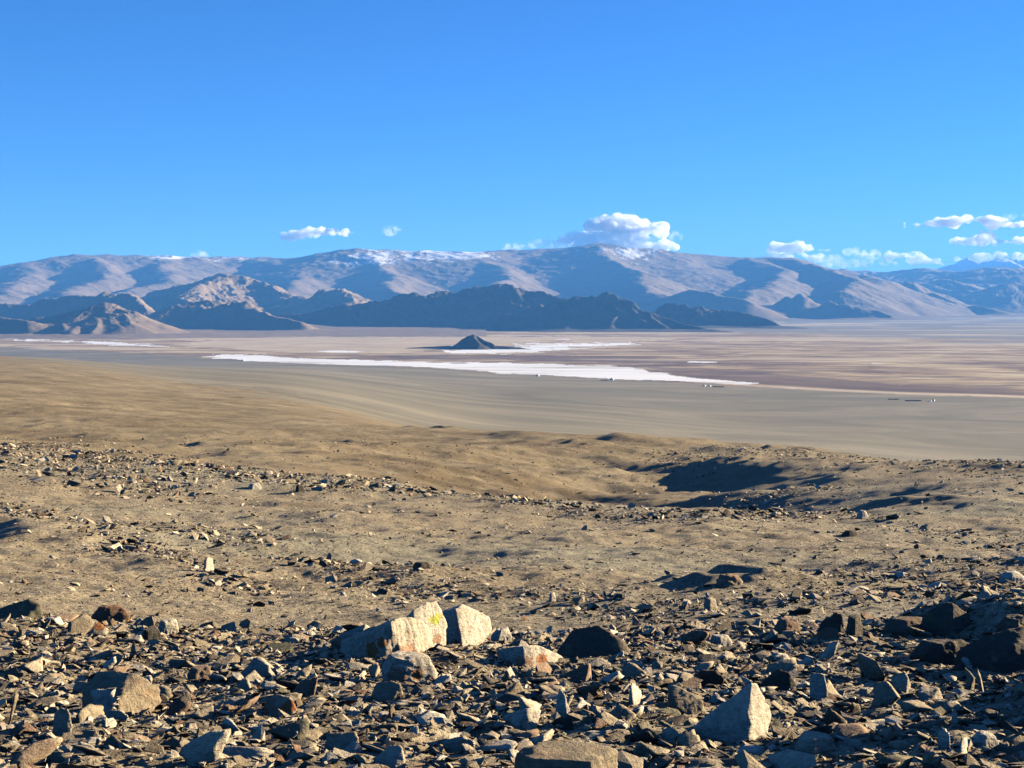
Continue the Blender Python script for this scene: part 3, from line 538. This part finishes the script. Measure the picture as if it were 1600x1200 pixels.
# ---- loose stones of the ledge: the largest are rocks of their own, the rest one mass of scree
def ledge(n, lo, hi, a, y0=4.3, y1=12.5, um=.42):
    Y = np.sqrt(rng.uniform(y0**2, y1**2, n)); X = rng.uniform(-um, um, n)*Y; return X, Y, sizes(n, lo, hi, a)
def clear(X, Y, S, f=.75):
    ok = np.ones(len(X), bool)
    for hx, hy, hr, *_ in HEROES: ok &= np.hypot(X-hx, Y-hy) > hr*f + S*.35
    return ok
X, Y, S = ledge(4400, .048, .185, 2.4); ok = clear(X, Y, S, .9); X, Y, S = X[ok], Y[ok], S[ok]
order = np.argsort(-S); keep = []
for i in order:
    if all((X[i]-X[j])**2+(Y[i]-Y[j])**2 > (.36*(S[i]+S[j]))**2 for j in keep): keep.append(i)
X, Y, S = X[keep], Y[keep], S[keep]
Z = height(X, Y); sx = 800+F*X/Y; sy = PH+F*(EYE-Z)/Y
inview = (sx > 0) & (sx < 1600) & (sy < 1200) & (Y < 11.6)
score = np.where(inview, S/Y, 0); top = np.argsort(-score)[:245]; rest = np.setdiff1d(np.arange(len(X)), top)
SHAPES = []   # (points, word for the shape)
for k in range(26):
    kind = ("flat slab", "thin flake", "wedge", "blocky", "flat slab", "long")[k % 6]
    fl, lg, n = {"flat slab": (.24, 1.3, 10), "thin flake": (.12, 1.3, 8), "blocky": (.6, 1.2, 8), "wedge": (.42, 1.5, 6), "rounded": (.65, 1.15, 22), "long": (.38, 2.0, 12)}[kind]
    V, fc = carve(stone_pts(n, fl, lg), 4 if k % 6 in (2, 4) else 4, 100+k, .03, .035)
    SHAPES.append((V/np.ptp(V[:, :2], axis=0).max()*1.15, fc, kind))
TINTS = [(.06, "black"), (.25, "brown-grey"), (.4, "tan"), (.55, "sandy"), (.66, "buff"), (.77, "cream"), (.88, "rusty"), (.97, "greenish")]
TW = np.array([.1, .14, .18, .18, .16, .13, .06, .05])
MESH = {}
def stone_label(x, y, s, kind, colour):
    hs = sorted(HEROES, key=lambda h: math.hypot(h[0]-x, (h[1]-y)*.8)); hs = [h for h in hs if h[3]]
    a, b = hs[0], hs[1]; dx, dy = x-a[0], y-a[1]
    rel = ("right of" if dx > 0 else "left of") if abs(dx) > abs(dy)*.8 else ("behind" if dy > 0 else "in front of")
    size = "large" if s > .17 else "small" if s < .085 else "middling"
    noun = kind if kind in ("flat slab", "thin flake", "wedge") else kind+" stone"
    return f"{size} {colour} {noun} {rel} {a[3]}", b[3]
pend = []
for i in top:
    k = int(rng.integers(len(SHAPES))); ti = int(rng.choice(len(TINTS), p=TW)); key = (k, ti)
    if key not in MESH:
        V, fc, kind = SHAPES[k]; me = mesh_np("rock", V, fc, MSTONE, True); attr(me, "tint", np.full(len(V), TINTS[ti][0])); MESH[key] = me
    o = link(bpy.data.objects.new("rock", MESH[key])); kind = SHAPES[k][2]
    s = S[i]; up = rng.random() < .07
    o.scale = (s, s*rng.uniform(.8, 1.1), s*rng.uniform(.85, 1.15))
    o.rotation_euler = (rng.uniform(1.0, 1.5) if up else rng.normal(0, .36), rng.normal(.0, .36), rng.uniform(0, 6.28))
    hz = (SHAPES[k][0][:, 2].max())*s
    o.location = (X[i], Y[i], Z[i] + (s*.25 if up else hz*.45))
    lab, second = stone_label(X[i], Y[i], s, kind, TINTS[ti][1]); pend.append([o, lab, second, X[i], Y[i]])
from collections import defaultdict
groups = defaultdict(list)
for p in pend: groups[p[1]].append(p)
for lab, ps in groups.items():
    if len(ps) == 1: ps[0][0]["label"] = lab; continue
    bysec = defaultdict(list)
    for p in ps: bysec[p[2]].append(p)
    for sec, qs in bysec.items():
        qs.sort(key=lambda p: -p[4])
        names = [""] if len(qs) == 1 else (["far ", "near "] if len(qs) == 2 else ["farthest ", "middle ", "nearest "] if len(qs) == 3 else [f"{w_} " for w_ in ("farthest", "second farthest", "third farthest", "fourth farthest", "fifth farthest", "sixth farthest", "seventh farthest", "eighth farthest")][:len(qs)])
        for nm, p in zip(names, qs):
            short = sec.replace("the ", "", 1)
            full = nm+lab + (f" towards {sec}" if len(bysec) > 1 else "")
            p[0]["label"] = full if len(full.split()) <= 16 else nm+lab
for p in pend: p[0]["category"] = "rock"; p[0]["group"] = "loose rocks of the near scree"

X2, Y2, S2 = ledge(25000, .02, .08, 2.0); ok = clear(X2, Y2, S2, .7)
X3, Y3, S3 = ledge(26000, .008, .024, 1.6, 4.3, 10.5); ok3 = clear(X3, Y3, S3, .5)
XX = np.concatenate([X[rest], X2[ok], X3[ok3]]); YY = np.concatenate([Y[rest], Y2[ok], Y3[ok3]]); SS = np.concatenate([S[rest], S2[ok], S3[ok3]])
scree = link(bpy.data.objects.new("scree", scatter_mesh("scree", XX, YY, SS, .33, .05)))
tag(scree, "mass of small broken stones between the rocks of the ledge", "scree", kind="stuff")
# ---- stones down the slope, thick along the stony ridges
def slope_stones():
    L = [([(0, 705), (100, 708), (220, 722), (330, 738), (420, 748), (560, 756), (700, 762), (800, 775)], 11, 7.0), ([(0, 730), (150, 745), (300, 765)], 22, 3.0), ([(800, 780), (950, 800), (1100, 812), (1250, 800)], 12, 3.5),
         ([(0, 800), (120, 830), (220, 870), (330, 905), (400, 915)], 13, 5.0), ([(150, 850), (400, 850), (520, 890), (760, 930)], 22, 2.0), ([(1010, 918), (1150, 905), (1300, 895), (1450, 890), (1600, 893)], 10, 6.0),
         ([(850, 930), (1000, 960), (1200, 955), (1400, 930), (1600, 930)], 24, 3.0), ([(1050, 712), (1200, 716), (1350, 722), (1600, 735)], 8, 3.0), ([(900, 770), (1100, 765), (1300, 760)], 12, 2.0), ([(1300, 790), (1450, 830), (1600, 850)], 14, 1.5)]
    n = 330000; big = np.zeros(n); Yl = np.exp(rng.uniform(math.log(20), math.log(420), n)); U = rng.uniform(-.38, .40, n); X = U*Yl
    row = base_row(800+F*U, Yl); px = 800+F*U; dens = np.full(n, .075)
    for pl, wd, a in L:
        xs = [q[0] for q in pl]; ys = [q[1] for q in pl]
        cy = np.interp(px, xs, ys); inside = smooth(xs[0]-80, xs[0], px)*smooth(xs[-1]+80, xs[-1], px) if xs[0] > 5 else smooth(xs[-1]+80, xs[-1], px)
        g_ = np.exp(-((row-cy)/wd)**2)*inside; dens += .10*a*g_; big = np.maximum(big, g_)
    dens *= .6+1.3*np.clip(fbm(X, Yl, 9, 3, 77)+.5, 0, 1.2)
    ok = rng.random(n) < dens; X, Yl, big = X[ok], Yl[ok], big[ok]
    S = sizes(len(X), 1.7, 15, 3.1)*Yl/F*np.clip((60/Yl)**.25, .55, 1.25)*(1+.75*big)
    S = np.minimum(S, .9)
    return X, Yl, S
X4, Y4, S4 = slope_stones(); print("slope stones", len(X4))
rub = link(bpy.data.objects.new("rubble", scatter_mesh("rubble", X4, Y4, S4, .35, .08, .3)))
tag(rub, "stones and gravel strewn thickly over the slope below the ledge", "rubble", kind="stuff")

# ------------------------------------------------------------------ the camps on the plain
def simple(name, col, rough=.8):
    m = N(name); m.b.inputs["Base Color"].default_value = (*col, 1); m.b.inputs["Roughness"].default_value = rough; return m.m
WHITE = simple("white_felt", (.8, .78, .74)); DARKW = simple("dark_timber", (.05, .04, .035)); ROOF = simple("grey_roof", (.3, .29, .28)); STONEW = simple("dung_and_stone", (.075, .06, .05))
def camp_pos(px, py):
    Yd = row_to_depth(px, py); x = (px-800)/F*Yd; return x, Yd, float(height(x, Yd)[0])
def yurt(px, py, r, label):
    x, y, z = camp_pos(px, py); root = link(bpy.data.objects.new("yurt", None)); root.location = (x, y, z-.1); tag(root, label, "yurt", "white felt tents on the plain")
    n = 24; a = np.linspace(0, 2*np.pi, n, endpoint=False)
    def rev(name, prof, mat):
        V = np.concatenate([np.stack([q*np.cos(a), q*np.sin(a), np.full(n, h)], -1) for q, h in prof]); Fc = []
        for k in range(len(prof)-1):
            for i in range(n): Fc.append((k*n+i, k*n+(i+1) % n, (k+1)*n+(i+1) % n, (k+1)*n+i))
        o = link(bpy.data.objects.new(name, mesh_np(name, V, np.array(Fc), mat, True))); o.parent = root
    rev("wall", [(r, 0), (r, r*.55)], WHITE); rev("roof", [(r*1.04, r*.54), (r*.85, r*.72), (r*.5, r*.92), (r*.16, r*1.02), (.01, r*1.03)], WHITE)
    bm = bmesh.new(); bmesh.ops.create_cube(bm, size=1); bmesh.ops.scale(bm, verts=bm.verts, vec=(r*.35, .15, r*.5)); bmesh.ops.translate(bm, verts=bm.verts, vec=(r*.2, -r*1.0, r*.25))
    me = bpy.data.meshes.new("door"); bm.to_mesh(me); bm.free(); me.materials.append(DARKW); o = link(bpy.data.objects.new("door", me)); o.parent = root
def house(px, py, w_, d_, h_, label, wallm):
    x, y, z = camp_pos(px, py); root = link(bpy.data.objects.new("hut", None)); root.location = (x, y, z-.1); root.rotation_euler = (0, 0, .95); tag(root, label, "hut", "herders' huts on the plain")
    def part(name, V, Fc, mat):
        o = link(bpy.data.objects.new(name, bpy.data.meshes.new(name))); o.data.from_pydata(V, [], Fc); o.data.materials.append(mat); o.parent = root
    W, D = w_/2, d_/2
    part("wall", [(-W, -D, 0), (W, -D, 0), (W, D, 0), (-W, D, 0), (-W, -D, h_), (W, -D, h_), (W, D, h_), (-W, D, h_), (-W, 0, h_*1.35), (W, 0, h_*1.35)], [(0, 1, 5, 4), (1, 2, 6, 9, 5), (2, 3, 7, 6), (3, 0, 4, 8, 7)], wallm)
    e = .6
    part("roof", [(-W-e, -D-e, h_-.1), (W+e, -D-e, h_-.1), (W+e, 0, h_*1.38), (-W-e, 0, h_*1.38), (W+e, D+e, h_-.1), (-W-e, D+e, h_-.1), (-W-e, -D-e, h_+.15), (W+e, -D-e, h_+.15), (W+e, 0, h_*1.38+.3), (-W-e, 0, h_*1.38+.3), (W+e, D+e, h_+.15), (-W-e, D+e, h_+.15)],
         [(0, 1, 2, 3), (3, 2, 4, 5), (6, 7, 8, 9), (9, 8, 10, 11), (0, 1, 7, 6), (5, 4, 10, 11), (0, 3, 9, 6), (3, 5, 11, 9), (1, 2, 8, 7), (2, 4, 10, 8)], ROOF)
    part("door", [(-W*.2, -D-.05, 0), (W*.1, -D-.05, 0), (W*.1, -D-.05, h_*.7), (-W*.2, -D-.05, h_*.7)], [(0, 1, 2, 3)], DARKW)
def corral(px, py, L, D, label):
    x, y, z = camp_pos(px, py); V = []; Fc = []; r = random.Random(int(px)); pts = [(-L/2, -D/2), (L/2, -D/2*.9), (L/2*.95, D/2), (-L/2*.97, D/2*.9), (-L/2, -D/2)]
    for (a0, b0), (a1, b1) in zip(pts, pts[1:]):
        k = 14; t_ = 1.0; dx, dy = a1-a0, b1-b0; q = math.hypot(dx, dy); nx, ny = -dy/q*t_, dx/q*t_
        base = len(V)
        for i in range(k+1):
            X_, Y_ = a0+dx*i/k, b0+dy*i/k; hh = 2.1+r.uniform(-.4, .5)
            V += [(X_-nx, Y_-ny, 0), (X_-nx*.6, Y_-ny*.6, hh), (X_+nx*.6, Y_+ny*.6, hh), (X_+nx, Y_+ny, 0)]
        for i in range(k):
            b = base+i*4
            for j in range(3): Fc.append((b+j, b+j+1, b+j+5, b+j+4))
    me = bpy.data.meshes.new("corral_wall"); me.from_pydata(V, [], Fc); me.materials.append(STONEW); o = link(bpy.data.objects.new("corral_wall", me)); o.location = (x, y, z-.2)
    tag(o, label, "wall", "corral walls on the plain")
yurt(379.5, 564, 8, "white tent below the left tip of the salt flat")
yurt(840, 588, 7, "white tent alone by the shore near the middle of the salt flat")
yurt(956, 594, 8, "white tent with a dark pen to its left by the shore")
corral(944, 594.5, 26, 12, "dark pen wall left of the white tent by the shore")
house(1101, 604, 9, 7, 4.5, "left white hut of the shore settlement at the salt flat's right tip", WHITE)
house(1109, 604, 8, 7, 4, "right white hut of the shore settlement at the salt flat's right tip", WHITE)
corral(1122, 605, 38, 16, "long dark pen wall right of the two white huts")
house(1459, 627, 6, 5, 4.4, "right hut of the white pair on the grey plain at right", WHITE)
house(1454, 628, 5, 4, 3.4, "left hut of the white pair on the grey plain at right", WHITE)
corral(1427, 626.5, 44, 16, "dark pen wall left of the white pair on the grey plain")
corral(1396, 624.3, 30, 8, "farthest left dark pen wall on the grey plain at right")

# ------------------------------------------------------------------ clouds
def cloud_material(name, dens, scale, thr):
    m = N(name); m.t.nodes.remove(m.b); v = m.n("ShaderNodeVolumePrincipled"); v.inputs["Color"].default_value = (1, 1, 1, 1); v.inputs["Anisotropy"].default_value = .2
    tc = m.n("ShaderNodeTexCoord").outputs["Object"]
    nz = m.noise(scale, tc, 6, .6)
    m.l(m.math('MULTIPLY', m.rng(nz, thr, thr+.30), dens), v.inputs["Density"]); m.l(v.outputs[0], m.out.inputs["Volume"]); return m.m
CL = [cloud_material("cloud_dense", .008, .0028, .37), cloud_material("cloud_thin", .0012, .0026, .44), cloud_material("cloud_soft", .003, .003, .43)]
def cloud(px0, px1, pyb, pyt, Y, label, puffs, mat=0, seed=0):
    """puffs: (x 0..1, y 0..1, radius in px)"""
    r = random.Random(seed); s = Y/F; cx = ((px0+px1)/2-800)*s; cz = EYE+(PH-(pyb+pyt)/2)*s
    bm = bmesh.new()
    for (a, b, q) in puffs:
        for k in range(10):
            mtx = bmesh.ops.create_icosphere(bm, subdivisions=3, radius=q*s*r.uniform(.38, .88))
            off = ((px0+(px1-px0)*a)*s-800*s-cx + r.uniform(-1.3, 1.3)*q*s, r.uniform(-1.6, 1.6)*q*s, EYE+(PH-(pyb+(pyt-pyb)*b))*s-cz + r.uniform(-.3, .35)*q*s)
            bmesh.ops.scale(bm, verts=mtx['verts'], vec=(1.7, 1.4, .6)); bmesh.ops.translate(bm, verts=mtx['verts'], vec=off)
    me = bpy.data.meshes.new("cloud"); bm.to_mesh(me); bm.free()
    o = link(bpy.data.objects.new("cloud", me)); o.location = (cx, Y, cz)
    rm = o.modifiers.new("remesh", 'REMESH'); rm.mode = 'VOXEL'; rm.voxel_size = max(60, (px1-px0)*s/70)
    dg = bpy.context.evaluated_depsgraph_get(); e = o.evaluated_get(dg); m2 = bpy.data.meshes.new_from_object(e); o.modifiers.clear()
    n = len(m2.vertices); co = np.empty(n*3, np.float32); m2.vertices.foreach_get("co", co); co = co.reshape(-1, 3).astype(float)
    nr = np.empty(n*3, np.float32); m2.vertices.foreach_get("normal", nr); nr = nr.reshape(-1, 3)
    d = noise3(co/900, seed)*240 + noise3(co/380, seed+1)*150 + noise3(co/190, seed+2)*60
    co = co + nr*d[:, None]; m2.vertices.foreach_set("co", co.astype(np.float32).ravel()); m2.update()
    m2.materials.append(CL[mat]); o.data = m2; m2.name = "cloud"; tag(o, label, "cloud", "small clouds above the mountains", "thing"); return o
YC = 78000
cloud(443, 545, 378, 352, YC, "small flat-based cloud above the dip left of the snowy crest", [(.1, .3, 6), (.25, .4, 9), (.4, .6, 11), (.5, .7, 11), (.65, .45, 8), (.78, .6, 9), (.9, .4, 5)], 0, 1)
cloud(540, 568, 364, 360, YC, "faint wisp trailing right from the flat-based cloud", [(.2, .5, 3), (.7, .5, 2.5)], 1, 2)
cloud(604, 626, 365, 356, YC, "tiny grey cloud alone right of the flat-based cloud", [(.3, .5, 4), (.7, .6, 4)], 2, 3)
cloud(880, 1030, 395, 338, YC, "tallest white cloud heaped behind the highest summit", [(.1, .35, 11), (.25, .4, 14), (.42, .72, 16), (.55, .75, 18), (.72, .7, 19), (.88, .62, 17), (.6, .3, 22), (.85, .1, 20), (.35, .1, 18)], 0, 4)
cloud(1000, 1062, 378, 366, YC, "thin grey shelf poking right from the tallest cloud", [(.3, .4, 6), (.6, .5, 4.5), (.9, .7, 4)], 1, 5)
cloud(785, 895, 392, 374, YC, "ragged low cloud bank left of the tallest cloud", [(.05, .2, 5), (.25, .3, 6), (.53, .6, 8), (.75, .4, 8), (.95, .5, 9)], 2, 6)
cloud(1180, 1310, 412, 378, YC, "broad cloud behind the right shoulder of the massif", [(.1, .3, 8), (.3, .7, 11), (.45, .75, 11), (.6, .75, 11), (.7, .3, 10), (.85, .6, 7), (.3, .2, 9)], 0, 7)
cloud(1290, 1400, 418, 385, YC, "middle cloud of the low row above the far right hills", [(.15, .2, 9), (.4, .7, 8), (.6, .6, 9), (.5, .2, 10), (.9, .2, 8), (.02, .3, 9)], 2, 8)
cloud(1395, 1478, 417, 390, YC, "right cloud of the low row above the far right hills", [(.1, .6, 8), (.3, .7, 8), (.5, .4, 9), (.75, .35, 8), (.93, .2, 7)], 0, 9)
cloud(1495, 1610, 412, 398, YC, "low cloud behind the distant snowy peaks", [(.1, .5, 6), (.35, .6, 6), (.6, .7, 5), (.9, .7, 6)], 0, 10)
cloud(1405, 1640, 360, 337, YC, "long upper cloud reaching the right edge", [(.03, .4, 3), (.12, .35, 5), (.22, .5, 8), (.33, .55, 8), (.42, .75, 8), (.52, .65, 9), (.65, .55, 8), (.78, .4, 7), (.95, .45, 8)], 0, 11)
cloud(1488, 1640, 390, 362, YC, "flat grey-bottomed cloud under the long upper cloud", [(.08, .4, 7), (.2, .5, 9), (.32, .65, 9), (.5, .35, 8), (.65, .5, 8), (.85, .4, 9)], 0, 12)
cloud(1560, 1620, 344, 332, YC, "thin pale veil above the long upper cloud", [(.3, .5, 5), (.8, .5, 6)], 1, 13)
cloud(-30, 30, 428, 416, YC, "low cloud behind the left end of the massif", [(.3, .5, 6), (.8, .4, 5)], 2, 14)
cloud(296, 330, 406, 395, YC, "little white puff peeking over the left massif", [(.3, .5, 5), (.7, .6, 5)], 2, 15)

# ------------------------------------------------------------------ the air
hb = bmesh.new(); bmesh.ops.create_cube(hb, size=1)
bmesh.ops.scale(hb, verts=hb.verts, vec=(190000, 73000, 1850+303)); bmesh.ops.translate(hb, verts=hb.verts, vec=(0, 73000/2-3000, (1850-303)/2))
hm = bpy.data.meshes.new("haze"); hb.to_mesh(hm); hb.free()
mh = N("haze_air"); mh.t.nodes.remove(mh.b); pv = mh.n("ShaderNodeVolumePrincipled"); pv.inputs["Color"].default_value = (.125, .42, 1, 1); pv.inputs["Density"].default_value = 1.7e-5; pv.inputs["Anisotropy"].default_value = .0
mh.l(pv.outputs[0], mh.out.inputs["Volume"]); hm.materials.append(mh.m)
haze = link(bpy.data.objects.new("haze", hm)); tag(haze, kind="stuff")
